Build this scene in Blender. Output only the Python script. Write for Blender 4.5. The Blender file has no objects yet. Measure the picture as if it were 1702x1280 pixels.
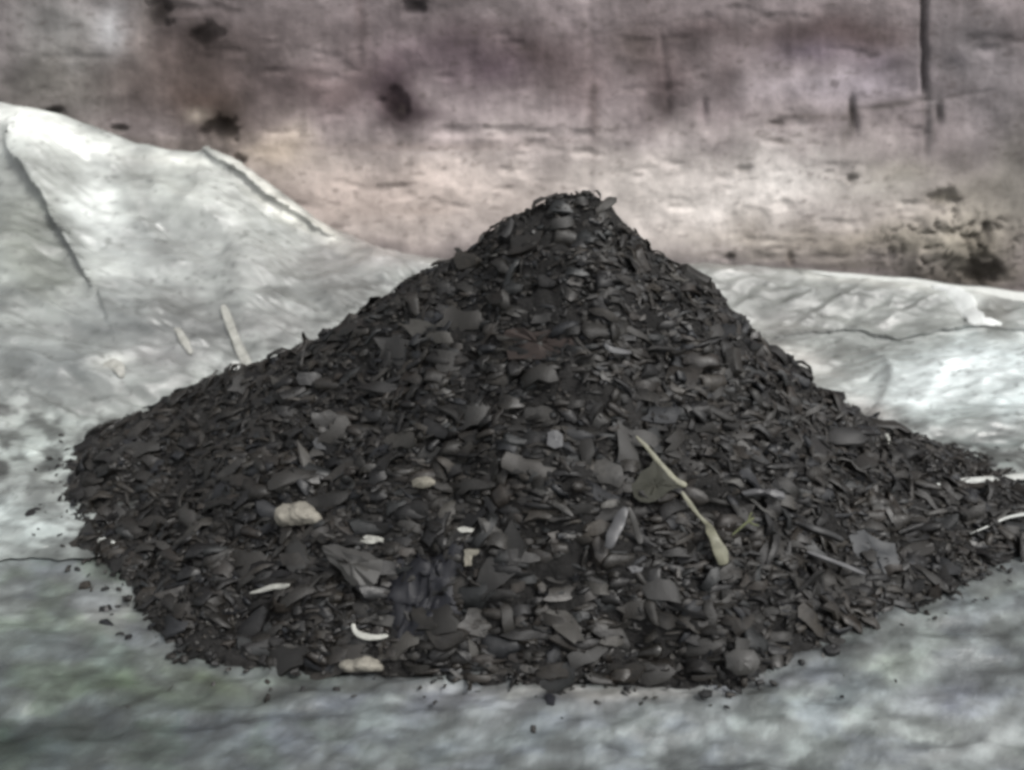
import bpy, math, random
import numpy as np
from mathutils import Vector, Matrix

random.seed(7)
RNG = np.random.default_rng(11)
C = bpy.context.scene.collection
SC = bpy.context.scene

# ------------------------------------------------------------------ camera
W_, H_ = 1702.0, 1280.0
F_PX = 1450.0
PITCH = math.radians(22.0)
CAM = np.array([0.0, -1.85, 1.06])
CX = 0.0
cd = bpy.data.cameras.new("camera")
cam = bpy.data.objects.new("camera", cd)
C.objects.link(cam)
cam.location = CAM
cam.rotation_euler = (math.pi / 2 - PITCH, 0, 0)
cd.sensor_width = 36.0
cd.lens = F_PX / W_ * 36.0
cd.clip_start = 0.05
cd.clip_end = 600
cd.dof.use_dof = True
cd.dof.focus_distance = 1.72
cd.dof.aperture_fstop = 2.3
SC.camera = cam

# ------------------------------------------------------------------ sky, sun, exposure
wd = bpy.data.worlds.new("World")
SC.world = wd
wd.use_nodes = True
nt = wd.node_tree
bg = nt.nodes["Background"]
sky = nt.nodes.new("ShaderNodeTexSky")
sky.sky_type = 'NISHITA'
sky.sun_disc = False
SUN_EL, SUN_AZ = math.radians(52), math.radians(128)     # high, from the front right
sky.sun_elevation = SUN_EL
sky.sun_rotation = SUN_AZ
sky.dust_density = 3.0
hs = nt.nodes.new("ShaderNodeHueSaturation")
hs.inputs["Saturation"].default_value = 0.12
nt.links.new(sky.outputs[0], hs.inputs["Color"])
nt.links.new(hs.outputs[0], bg.inputs["Color"])
bg.inputs["Strength"].default_value = 0.15
sl = bpy.data.lights.new("sun", 'SUN')
so = bpy.data.objects.new("sun", sl)
C.objects.link(so)
sl.energy = 1.5
sl.angle = math.radians(14)
sl.color = (1.0, 0.97, 0.93)
sd = Vector((math.sin(SUN_AZ) * math.cos(SUN_EL), math.cos(SUN_AZ) * math.cos(SUN_EL), math.sin(SUN_EL)))
so.rotation_euler = sd.to_track_quat('Z', 'Y').to_euler()
SC.view_settings.view_transform = 'Standard'
SC.view_settings.look = 'None'
SC.view_settings.gamma = 1.0
SC.view_settings.use_curve_mapping = False
SC.view_settings.exposure = 0.75
SC.render.engine = 'CYCLES'
SC.cycles.filter_width = 3.4
SC.cycles.use_denoising = True

# ------------------------------------------------------------------ helpers
cp, sp = math.cos(PITCH), math.sin(PITCH)
FWD = np.array([0, cp, -sp]); UP = np.array([0, sp, cp]); RT = np.array([1.0, 0, 0])

def project(P):
    d = P - CAM
    z = np.maximum(d @ FWD, 0.05)
    return W_ / 2 + F_PX * (d @ RT) / z, H_ / 2 - F_PX * (d @ UP) / z

def ray(px, py):
    d = FWD + RT * (px - W_ / 2) / F_PX - UP * (py - H_ / 2) / F_PX
    return d / np.linalg.norm(d)

def at_z(px, py, z=0.0):
    d = ray(px, py); t = (z - CAM[2]) / d[2]
    return CAM + d * t

def at_y(px, py, y):
    d = ray(px, py); t = (y - CAM[1]) / d[1]
    return CAM + d * t

def _hash(ix, iy, seed):
    h = (ix.astype(np.int64) * 374761393 + iy.astype(np.int64) * 668265263 + seed * 974634777) & 0x7fffffff
    h = ((h ^ (h >> 13)) * 1274126177) & 0x7fffffff
    h = h ^ (h >> 16)
    return (h & 0xffff) / 65535.0

def vnoise(x, y, seed=0):
    ix = np.floor(x); iy = np.floor(y)
    fx = x - ix; fy = y - iy
    fx = fx * fx * fx * (fx * (fx * 6 - 15) + 10); fy = fy * fy * fy * (fy * (fy * 6 - 15) + 10)
    ix = ix.astype(np.int64); iy = iy.astype(np.int64)
    a = _hash(ix, iy, seed); b = _hash(ix + 1, iy, seed)
    c = _hash(ix, iy + 1, seed); d = _hash(ix + 1, iy + 1, seed)
    return (a + (b - a) * fx) * (1 - fy) + (c + (d - c) * fx) * fy

def fbm(x, y, sx, sy=None, octv=4, seed=0, rot=0.0, gain=0.5):
    sy = sx if sy is None else sy
    c, s = math.cos(rot), math.sin(rot)
    X = (x * c + y * s) / sx; Y = (-x * s + y * c) / sy
    t = np.zeros_like(X); a = 1.0; n = 0.0
    for o in range(octv):
        t += a * vnoise(X + 17.3 * o, Y - 9.1 * o, seed + o); n += a
        X = X * 2.03; Y = Y * 2.03; a *= gain
    return t / n            # 0..1, about 0.5

def ridged(x, y, sx, sy=None, octv=3, seed=0, rot=0.0):
    return 1 - np.abs(2 * fbm(x, y, sx, sy, octv, seed, rot) - 1) * 2.2

def sstep(a, b, v):
    t = np.clip((v - a) / (b - a), 0, 1)
    return t * t * (3 - 2 * t)

def lin(c):
    c = np.asarray(c, float) / 255.0
    return np.where(c <= 0.04045, c / 12.92, ((c + 0.055) / 1.055) ** 2.4)

def mesh_from(name, V, Fq, smooth=True):
    me = bpy.data.meshes.new(name)
    V = np.asarray(V, np.float32); Fq = np.asarray(Fq, np.int32)
    n = Fq.shape[1]
    me.vertices.add(len(V)); me.vertices.foreach_set("co", V.ravel())
    me.loops.add(Fq.size); me.loops.foreach_set("vertex_index", Fq.ravel())
    me.polygons.add(len(Fq))
    me.polygons.foreach_set("loop_start", np.arange(len(Fq), dtype=np.int32) * n)
    try:
        me.polygons.foreach_set("loop_total", np.full(len(Fq), n, np.int32))
    except Exception:
        pass
    me.polygons.foreach_set("use_smooth", np.full(len(Fq), smooth))
    me.update(calc_edges=True)
    return me

def set_col(me, col, name="tint"):
    a = me.color_attributes.new(name, 'FLOAT_COLOR', 'POINT')
    c = np.ones((len(me.vertices), 4), np.float32); c[:, :3] = np.clip(col, 0, 1)
    a.data.foreach_set("color", c.ravel())

def grid(xs, ys):
    X, Y = np.meshgrid(xs, ys)
    nx, ny = len(xs), len(ys)
    i = np.arange(nx * ny).reshape(ny, nx)
    F = np.stack([i[:-1, :-1], i[:-1, 1:], i[1:, 1:], i[1:, :-1]], -1).reshape(-1, 4)
    return X.ravel(), Y.ravel(), F

def link(name, me, mat=None, parent=None, **props):
    o = bpy.data.objects.new(name, me)
    C.objects.link(o)
    if mat is not None and me is not None and not me.materials:
        me.materials.append(mat)
    if parent is not None:
        o.parent = parent
    for k, v in props.items():
        o[k] = v
    return o

# ------------------------------------------------------------------ materials
def mat_new(name, rough=0.6, spec=0.4):
    m = bpy.data.materials.new(name); m.use_nodes = True
    b = m.node_tree.nodes["Principled BSDF"]
    b.inputs["Roughness"].default_value = rough
    b.inputs["Specular IOR Level"].default_value = spec
    return m, m.node_tree, b

def tex_noise(nt, scale, detail=6, rough=0.6, coord=None, stretch=None):
    tc = nt.nodes.new("ShaderNodeTexCoord")
    n = nt.nodes.new("ShaderNodeTexNoise")
    n.inputs["Scale"].default_value = scale
    n.inputs["Detail"].default_value = detail
    n.inputs["Roughness"].default_value = rough
    src = tc.outputs["Object"]
    if stretch:
        mp = nt.nodes.new("ShaderNodeMapping"); mp.inputs["Scale"].default_value = stretch
        nt.links.new(src, mp.inputs[0]); src = mp.outputs[0]
    nt.links.new(src, n.inputs["Vector"])
    return n

def ramp(nt, fac, stops):
    r = nt.nodes.new("ShaderNodeValToRGB")
    e = r.color_ramp.elements
    while len(e) < len(stops): e.new(0.5)
    for i, (p, c) in enumerate(stops):
        e[i].position = p; e[i].color = (*c, 1) if len(c) == 3 else c
    nt.links.new(fac, r.inputs[0])
    return r

def mix_mul(nt, a, b, fac=1.0, mode='MULTIPLY'):
    m = nt.nodes.new("ShaderNodeMix"); m.data_type = 'RGBA'; m.blend_type = mode
    m.inputs[0].default_value = fac
    nt.links.new(a, m.inputs[6]); nt.links.new(b, m.inputs[7])
    return m.outputs[2]

def add_bump(nt, b, h, strength, dist):
    bp = nt.nodes.new("ShaderNodeBump")
    bp.inputs["Strength"].default_value = strength; bp.inputs["Distance"].default_value = dist
    nt.links.new(h, bp.inputs["Height"]); nt.links.new(bp.outputs[0], b.inputs["Normal"])

def tinted(name, rough, spec, lo, hi, scale, bump_scale, bump_d, stretch=None, rr=None):
    """surface coloured by the tint attribute, broken up by fine noise"""
    m, nt, b = mat_new(name, rough, spec)
    at = nt.nodes.new("ShaderNodeAttribute"); at.attribute_name = "tint"
    n = tex_noise(nt, scale, 8, 0.65, stretch=stretch)
    r = ramp(nt, n.outputs[0], [(0.3, (lo,) * 3), (0.7, (hi,) * 3)])
    nt.links.new(mix_mul(nt, at.outputs["Color"], r.outputs[0]), b.inputs["Base Color"])
    n2 = tex_noise(nt, bump_scale, 8, 0.6, stretch=stretch)
    add_bump(nt, b, n2.outputs[0], 0.6, bump_d)
    if rr:
        n3 = tex_noise(nt, rr[0], 4, 0.5)
        q = ramp(nt, n3.outputs[0], [(0.35, (rr[1],) * 3), (0.65, (rr[2],) * 3)])
        nt.links.new(q.outputs[0], b.inputs["Roughness"])
    return m

M_WALL = tinted("weathered_render", 0.9, 0.15, 0.80, 1.15, 16, 60, 0.006)
M_TARP = tinted("dusty_plastic_sheet", 0.5, 0.45, 0.84, 1.12, 11, 38, 0.004, rr=(7, 0.28, 0.6))
M_GROUND = tinted("damp_stained_ground", 0.6, 0.35, 0.78, 1.2, 22, 45, 0.008, rr=(5, 0.3, 0.8))
M_MOUND = tinted("fine_dark_grit", 0.8, 0.2, 0.25, 0.9, 60, 130, 0.01)
M_SMALL = tinted("shredded_scrap", 0.5, 0.36, 0.09, 0.38, 45, 90, 0.003, rr=(12, 0.36, 0.7))

def plain(name, col, rough=0.6, spec=0.4, lo=0.55, hi=1.35, scale=45, bump=0.002, obj_random=None):
    m, nt, b = mat_new(name, rough, spec)
    n = tex_noise(nt, scale, 8, 0.65)
    r = ramp(nt, n.outputs[0], [(0.3, tuple(np.array(col) * lo)), (0.7, tuple(np.array(col) * hi))])
    out = r.outputs[0]
    if obj_random:
        oi = nt.nodes.new("ShaderNodeObjectInfo")
        q = ramp(nt, oi.outputs["Random"], obj_random)
        out = mix_mul(nt, out, q.outputs[0])
    nt.links.new(out, b.inputs["Base Color"])
    add_bump(nt, b, n.outputs[0], 0.5, bump)
    return m

M_FLAKE = plain("shredded_flake", (0.0150, 0.0142, 0.0130), 0.5, 0.35, obj_random=[
    (0.0, (0.45, 0.45, 0.47)), (0.35, (0.8, 0.8, 0.78)), (0.6, (1.0, 0.95, 0.88)), (0.8, (1.25, 1.28, 1.3)),
    (0.93, (1.8, 1.75, 1.7)), (1.0, (2.6, 2.6, 2.5))], scale=40)

# ------------------------------------------------------------------ layout of the heap (a height field)
sil = [(90, 765), (148, 742), (205, 706), (270, 664), (345, 630), (420, 612), (490, 580), (560, 548), (635, 500), (690, 462),
       (740, 436), (790, 410), (835, 368), (880, 348), (908, 330), (928, 316), (988, 314), (1014, 336), (1040, 374),
       (1090, 418), (1140, 455), (1180, 480), (1225, 528), (1285, 575), (1335, 614), (1345, 640), (1420, 683), (1480, 715), (1545, 735),
       (1600, 755), (1652, 778), (1700, 800)]
def ridge_y(px):
    if px < 960:
        t = (960 - px) / 840.0
        return 0.40 * t ** 1.6
    t = (px - 960) / 690.0
    return 0.24 * t ** 1.6
sp_ = []
for (px, py) in sil:
    p = at_y(px, py, ridge_y(px) + 0.0)
    sp_.append((p[0], p[1], max(p[2], -0.02)))
sp_ = np.array(sp_)
front = [(118, 800), (132, 885), (150, 925), (200, 960), (240, 1010), (290, 1075), (370, 1098), (450, 1110), (600, 1122), (720, 1128), (900, 1136),
         (1080, 1140), (1230, 1132), (1290, 1098), (1400, 1066), (1500, 1015), (1600, 968), (1702, 925), (1760, 900)]
fr = np.array([at_z(px, py, 0.0) for px, py in front])
XL, XR = sp_[1, 0], sp_[-1, 0]
def heap_h(x, y, detail=True):
    x = np.asarray(x, float); y = np.asarray(y, float)
    wob = (fbm(x, y, 0.22, octv=3, seed=5) - 0.5) * 0.10
    rz = np.interp(x, sp_[:, 0], sp_[:, 2]); ry = np.interp(x, sp_[:, 0], sp_[:, 1])
    fo = np.argsort(fr[:, 0])
    yf = np.interp(x, fr[fo, 0], fr[fo, 1]) + wob * 0.4
    yf = np.minimum(yf, ry - 0.02)
    yb = ry + np.maximum(rz, 0) / 0.75 + 0.06
    tf = np.clip((ry - y) / (ry - yf), 0, 3)
    tb = np.clip((y - ry) / (yb - ry), 0, 3)
    zf = rz * (1 - tf) * (1 + 0.32 * tf * np.clip(1 - tf, 0, 1))
    zb = rz * (1 - tb)
    z = np.where(y < ry, zf, zb)
    z = np.where((tf > 1) | (tb > 1), -0.03 * np.minimum(np.maximum(tf, tb) - 0.4, 3), z)
    # low tail of scrap running out to the right
    q = ((x - 1.28) / 0.62) ** 2 + ((y + 0.06 - 0.10 * (x - 1.2)) / 0.13) ** 2
    z = np.maximum(z, 0.045 * (1 - q))
    q = ((x - 0.93) / 0.35) ** 2 + ((y - 0.0) / 0.22) ** 2
    z = np.maximum(z, 0.10 * (1 - q))
    # left flank bulges outwards at the foot
    q = ((x + 0.90) / 0.20) ** 2 + ((y - 0.14) / 0.28) ** 2
    z = np.maximum(z, 0.13 * (1 - q))
    if detail:
        k = sstep(-0.01, 0.05, z) * (1 - 0.75 * np.exp(-((y - ry) / 0.05) ** 2))
        z = z + k * ((fbm(x, y, 0.16, 0.12, 3, seed=21) - 0.5) * 0.11 + (fbm(x, y, 0.055, 0.04, 2, seed=25) - 0.5) * 0.036)
    return z

# ------------------------------------------------------------------ layout of the sheet (a height field)
rim = [(-500, 60), (-200, 110), (0, 168), (100, 195), (170, 225), (230, 246), (340, 256), (380, 275), (430, 308), (480, 343), (520, 372), (560, 392), (620, 412),
       (700, 428), (900, 440), (1180, 438), (1350, 452), (1500, 464), (1600, 476), (1702, 486), (2100, 500)]
RIM_Y = 1.53
rimw = np.array([at_y(px, py, RIM_Y) for px, py in rim])
foot = [(-3.0, 0.15), (-1.6, 0.25), (-0.9, 0.55), (-0.3, 0.95), (0.4, 1.15), (0.9, 1.20), (3.0, 1.24)]
foot = np.array(foot)
WALL_Y = 1.65

def dist_poly(x, y, pts):
    """signed distance to a polyline and the place along it (0..1)"""
    best = np.full(x.shape, 1e9); sg = np.zeros(x.shape); al = np.zeros(x.shape)
    n = len(pts) - 1
    for i in range(n):
        a, b = pts[i], pts[i + 1]
        dx, dy = b[0] - a[0], b[1] - a[1]; L2 = dx * dx + dy * dy
        t = np.clip(((x - a[0]) * dx + (y - a[1]) * dy) / L2, 0, 1)
        qx, qy = a[0] + t * dx, a[1] + t * dy
        d = np.hypot(x - qx, y - qy)
        m = d < best
        best = np.where(m, d, best)
        sg = np.where(m, np.sign(dx * (y - a[1]) - dy * (x - a[0])), sg)
        al = np.where(m, (i + t) / n, al)
    return best * sg, al

def sheet_macro(x, y):
    zr = np.interp(x, rimw[:, 0], rimw[:, 2]); y0 = np.interp(x, foot[:, 0], foot[:, 1])
    t = np.clip((y - y0) / (RIM_Y - y0), 0, 1)
    lf = 1 - sstep(-1.0, 0.2, x)
    g = lf * (t * 0.75 + 0.25 * t * t) * sstep(-0.02, 0.25, t) + (1 - lf) * sstep(0, 1, t)
    return 0.012 + (zr - 0.012) * g

def sheet_hit(px, py):
    d = ray(px, py); t = np.linspace(0.6, 6.5, 1500)
    P = CAM[None] + d[None] * t[:, None]
    z = sheet_macro(P[:, 0], np.minimum(P[:, 1], 1.6))
    k = np.argmax((P[:, 2] < z) | (P[:, 1] > RIM_Y))
    return P[k]

def px_line(pts):
    p = np.array(pts, float); n = len(p)
    if n > 2:      # rounded course through the points
        e = np.concatenate([[2 * p[0] - p[1]], p, [2 * p[-1] - p[-2]]]); out = []
        for i in range(n - 1):
            a, b, c, d = e[i:i + 4]
            for t in np.linspace(0, 1, 7, endpoint=(i == n - 2)):
                out.append(0.5 * (2 * b + (c - a) * t + (2 * a - 5 * b + 4 * c - d) * t * t + (3 * b - a - 3 * c + d) * t ** 3))
        p = np.array(out)
    return [tuple(sheet_hit(*q)[:2]) for q in p]

# (pixels of the crease, height, width on each side): a fold standing proud, steeper on one side
FOLDS = [
    (px_line([(25, 270), (60, 320), (100, 362), (135, 415), (158, 470)]), 0.045, 0.13, 0.018),
    (px_line([(345, 262), (400, 305), (450, 345), (500, 378), (550, 408)]), 0.040, 0.13, 0.018),
    (px_line([(150, 230), (220, 330), (260, 400), (330, 450)]), 0.030, 0.14, 0.08),
    (px_line([(270, 455), (340, 488), (440, 500), (520, 490)]), -0.022, 0.05, 0.03),
    (px_line([(250, 300), (300, 340), (370, 380), (400, 440)]), 0.020, 0.07, 0.04),
    (px_line([(0, 812), (50, 818), (110, 812)]), -0.012, 0.02, 0.006),
    (px_line([(0, 640), (60, 660), (130, 700), (180, 690)]), 0.012, 0.03, 0.01),
    (px_line([(0, 585), (90, 600), (200, 640), (300, 620)]), 0.018, 0.05, 0.02),
    (px_line([(0, 520), (150, 545), (300, 560)]), -0.015, 0.04, 0.03),
    (px_line([(1290, 577), (1400, 570), (1500, 563), (1610, 553), (1760, 553)]), 0.022, 0.06, 0.014),
    (px_line([(1170, 470), (1240, 455), (1330, 460)]), 0.012, 0.03, 0.02),
    (px_line([(1230, 480), (1350, 500), (1480, 500)]), 0.008, 0.05, 0.03),
    (px_line([(1440, 600), (1480, 640), (1450, 690)]), 0.014, 0.05, 0.02),
    (px_line([(1500, 740), (1600, 735), (1760, 745)]), -0.014, 0.05, 0.05),
    (px_line([(1480, 690), (1600, 715), (1760, 700)]), 0.012, 0.05, 0.05),
    (px_line([(560, 800), (1000, 800)]), 0.0, 0.05, 0.05),
]
def sheet_front(x):
    """front edge of the sheet, ragged"""
    e = np.interp(x, [-2.4, -1.2, -1.05, -0.85, -0.5, 0.9, 1.2, 1.5, 2.6], [-0.27, -0.26, -0.21, -0.20, -0.1, 0.0, 0.10, 0.12, 0.05])
    return e + (fbm(x, x * 0, 0.12, octv=3, seed=91) - 0.5) * 0.10

def sheet_z(x, y, lean_out=None):
    z = sheet_macro(x, y)
    zr = np.interp(x, rimw[:, 0], rimw[:, 2])
    up = sstep(0.25, 1.5, y)
    near_rim = 1 - sstep(1.40, 1.53, y) * 0.8
    lf = 1 - sstep(-0.6, 0.3, x)
    z = z + near_rim * ((fbm(x, y, 0.42, 0.34, 2, seed=31) - 0.45) * 0.20 * (0.2 + up) * (0.35 + 0.65 * lf)
                        + (ridged(x, y, 0.42, 0.16, 3, 41, 0.5) - 0.3) * 0.024 * (0.5 + 0.5 * up)
                        + (ridged(x, y, 0.30, 0.07, 3, 47, -0.2) - 0.3) * (0.010 + 0.010 * lf * (1 - up))
                        + (ridged(x, y, 0.14, 0.05, 3, 53, 0.15) - 0.3) * 0.007)
    # big bulge on the right
    bx, by = sheet_hit(1620, 625)[:2]
    z = z + 0.07 * np.exp(-(((x - bx) / 0.34) ** 2 + ((y - by) / 0.20) ** 2))
    wob = (fbm(x, y, 0.1, octv=2, seed=66) - 0.5) * 0.03
    for pts, hgt, wl, wr in FOLDS:
        if hgt == 0: continue
        d, al = dist_poly(x, y, pts)
        d = d + wob * min(1.0, max(wl, wr) * 8)
        w = np.where(d > 0, wl, wr)
        amp = hgt * np.sqrt(np.clip(np.sin(np.pi * np.clip(0.06 + al * 0.88, 0, 1)), 0, 1))
        z = z + 1.5 * amp * np.exp(-np.abs(d / w) ** 1.3)
        if lean_out is not None and wr <= 0.018 and hgt > 0.015:      # the crest folds over its steep side
            e = 1e-3
            dx_, _ = dist_poly(x + e, y, pts); dy_, _ = dist_poly(x, y + e, pts); d0, _ = dist_poly(x, y, pts)
            gx, gy = np.clip((dx_ - d0) / e, -1, 1), np.clip((dy_ - d0) / e, -1, 1)
            k_ = np.where(d > -0.004, np.exp(-np.clip(d + 0.004, 0, 9) / (wl * 0.7)), 0) * amp * 0.9 * (np.abs(d) < wl * 3)
            lean_out[0] -= gx * k_; lean_out[1] -= gy * k_
    # front edge curls up a little
    fe = sheet_front(x)
    z = z + 0.012 * np.exp(-((y - fe - 0.015) / 0.02) ** 2) * sstep(0.3, 0.8, fbm(x, y, 0.25, octv=2, seed=77) + 0.15)
    z = z * (0.15 + 0.85 * sstep(fe, fe + 0.10, y))
    return np.maximum(z, 0.004)

def paint(V, base, blobs, seed=0, distort=38):
    """colour of a surface"""
    px, py = project(V)
    dx = (fbm(px, py, 70, octv=4, seed=seed + 1) - 0.5) * 2 * distort
    dy = (fbm(px, py, 70, octv=4, seed=seed + 9) - 0.5) * 2 * distort
    col = np.tile(lin(base), (len(V), 1))
    for b in blobs:
        x, y, rx, ry, c, s = b[:6]
        rot = math.radians(b[6]) if len(b) > 6 else 0
        f = min(1.0, max(0.12, min(rx, ry) / 45.0))
        ux, uy = px + dx * f - x, py + dy * f - y
        cc, ss = math.cos(rot), math.sin(rot)
        q = ((ux * cc + uy * ss) / rx) ** 2 + ((-ux * ss + uy * cc) / ry) ** 2
        m = (s * 0.92 * np.exp(-q ** 1.0))[:, None]
        col = col * (1 - m) + lin(c) * m
    return col, px, py

# ------------------------------------------------------------------ GROUND
xs = np.concatenate([[-200, -60, -20, -8, -4], np.arange(-2.4, 2.401, 0.009), [4, 8, 20, 60, 200]])
ys = np.concatenate([[-200, -60, -20, -6, -3, -2], np.arange(-1.4, 0.25, 0.009), np.arange(0.3, 2, 0.1), [3, 8, 30, 200]])
X, Y, F = grid(xs, ys)
Z = (fbm(X, Y, 0.35, 0.25, 3, seed=101) - 0.5) * 0.03 + (ridged(X, Y, 0.2, 0.08, 3, 103, 0.1) - 0.3) * 0.013 + (fbm(X, Y, 0.05, 0.03, 3, seed=107) - 0.5) * 0.012
Z = Z * (1 - sstep(-0.45, -0.2, Y)) * np.where(np.abs(X) > 3, 0, 1) * np.where(Y < -1.6, 0, 1) - 0.004
V = np.stack([X, Y, Z], 1)
gb = [
    (120, 1230, 260, 90, (62, 74, 68), 0.75), (20, 1250, 80, 60, (40, 58, 52), 0.8), (160, 1000, 190, 40, (112, 118, 112), .8),
    (170, 1020, 60, 40, (165, 168, 165), .75), (60, 1060, 90, 40, (95, 108, 100), .6), (250, 1150, 200, 26, (84, 98, 74), .75, 8),
    (360, 1135, 110, 18, (92, 106, 70), .7, 20), (40, 1180, 40, 22, (165, 175, 168), .7), (100, 1110, 120, 40, (118, 128, 124), .5), (330, 1240, 120, 50, (80, 90, 94), .6),
    (520, 1200, 200, 40, (120, 128, 136), .6), (440, 1100, 60, 16, (120, 130, 122), .7),
    (800, 1160, 300, 25, (138, 140, 146), .6), (1000, 1150, 200, 12, (168, 165, 158), .7), (880, 1240, 260, 40, (126, 134, 136), .6),
    (1300, 1230, 260, 60, (150, 158, 158), .7), (1600, 1230, 160, 60, (165, 170, 168), .6), (1300, 1130, 160, 18, (128, 128, 136), .6),
    (1480, 1100, 60, 22, (178, 188, 178), .7), (1640, 1010, 110, 50, (158, 166, 162), .7, -20), (1400, 1150, 90, 40, (140, 150, 148), .6),
    (1560, 1150, 70, 40, (150, 152, 168), .5), (1530, 1130, 60, 30, (140, 152, 138), .5), (1390, 1080, 80, 10, (82, 84, 86), .6, -8),
    (910, 1163, 16, 10, (60, 60, 80), .6), (560, 1150, 140, 14, (92, 98, 88), .6),
]
col, px, py = paint(V, (122, 128, 128), gb, 201)
n1 = fbm(px, py, 70, 30, 5, seed=211, rot=-0.12, gain=0.6); n2 = fbm(px, py, 26, 16, 4, seed=213)
col = col * (0.45 + 1.1 * n1)[:, None] * (0.78 + 0.44 * n2)[:, None]
gr = (sstep(0.5, 0.7, fbm(px, py, 90, 45, 4, seed=219)) * (0.25 + 0.75 * (1 - sstep(300, 800, px))))[:, None]
col = col * (1 - gr * (1 - np.array([0.93, 1.0, 0.88])))
bl = sstep(0.5, 0.7, fbm(px, py, 80, 40, 4, seed=223))[:, None]
col = col * (1 - bl * (1 - np.array([0.97, 0.98, 1.05])))
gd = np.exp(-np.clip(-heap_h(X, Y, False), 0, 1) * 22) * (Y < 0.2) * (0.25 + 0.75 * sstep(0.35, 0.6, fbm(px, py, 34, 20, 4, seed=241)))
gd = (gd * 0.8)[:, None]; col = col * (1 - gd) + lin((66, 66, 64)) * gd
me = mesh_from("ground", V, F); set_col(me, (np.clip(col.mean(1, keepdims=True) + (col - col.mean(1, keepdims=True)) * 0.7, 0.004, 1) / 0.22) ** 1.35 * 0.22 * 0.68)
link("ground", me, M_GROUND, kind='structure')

# ------------------------------------------------------------------ WALL
wx = np.concatenate([np.arange(-6, -2.7, 0.1), np.arange(-2.7, 2.701, 0.0085), np.arange(2.8, 6.01, 0.1)])
wz = np.concatenate([[-0.3], np.arange(0, 1.42, 0.0085), np.arange(1.5, 2.71, 0.1)])
X, Zw, F = grid(wx, wz)
Yw = np.full_like(X, WALL_Y)
V0 = np.stack([X, Yw, Zw], 1)
px, py = project(V0)
D = (fbm(X, Zw, 0.5, octv=3, seed=301) - 0.5) * 0.03 + (fbm(X, Zw, 0.09, 0.07, 4, seed=305) - 0.5) * 0.010
D += -np.clip(fbm(X, Zw, 0.22, 0.07, 4, seed=309) - 0.66, 0, 1) * 0.06
def groove(cx, w, y0, y1, dep, lean=0.0, seed=1):
    c = cx + (py - y0) * lean + (fbm(py * 0 + seed, py, 30, octv=2, seed=seed) - 0.5) * 6
    return -dep * np.exp(-((px - c) / w) ** 2) * sstep(y1 + 18, y1 - 18, py) * sstep(y0 - 10, y0 + 5, py)
D += groove(1535, 4, -400, 150, 0.035, 0.0, 3) + groove(1540, 4, 150, 260, 0.008)
D += groove(980, 7, -400, 330, 0.003, 0, 5) + groove(598, 6, -400, 120, 0.005, 0, 7) + groove(1098, 6, 60, 190, 0.008, 0.1, 8)
D += groove(1416, 5, 165, 222, 0.016, 0.10, 9) + groove(1561, 6, 175, 205, 0.014, 0, 11) + groove(1170, 5, 170, 198, 0.014, 0, 12)
def pit(x, y, rx, ry, dep, seed=0):
    ux = px + (fbm(px, py, 14, octv=3, seed=seed) - 0.5) * 34 * min(1, rx / 20) - x
    uy = py + (fbm(px, py, 14, octv=3, seed=seed + 5) - 0.5) * 34 * min(1, ry / 20) - y
    return -dep * (1 - sstep(0.5, 1.3, (ux / rx) ** 2 + (uy / ry) ** 2))
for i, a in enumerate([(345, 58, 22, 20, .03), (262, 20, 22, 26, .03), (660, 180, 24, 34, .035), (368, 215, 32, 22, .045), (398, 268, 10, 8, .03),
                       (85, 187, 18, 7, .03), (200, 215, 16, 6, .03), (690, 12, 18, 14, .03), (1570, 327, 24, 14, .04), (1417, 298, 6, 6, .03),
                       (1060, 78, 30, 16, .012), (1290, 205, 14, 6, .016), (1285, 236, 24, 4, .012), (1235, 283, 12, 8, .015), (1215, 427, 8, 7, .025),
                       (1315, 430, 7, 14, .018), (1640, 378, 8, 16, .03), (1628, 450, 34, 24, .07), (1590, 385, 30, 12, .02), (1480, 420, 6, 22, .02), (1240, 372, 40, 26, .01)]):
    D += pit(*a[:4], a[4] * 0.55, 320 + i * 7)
# slanting crack
dl = py - np.interp(px, [1270, 1400, 1480, 1530, 1600, 1702], [207, 186, 178, 168, 158, 140]) + (fbm(px, py, 40, octv=3, seed=351) - .5) * 14
D += -0.005 * np.exp(-(dl / 3.0) ** 2) * sstep(1265, 1300, px) * sstep(0.42, 0.6, fbm(px, py, 60, octv=2, seed=355))
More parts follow.
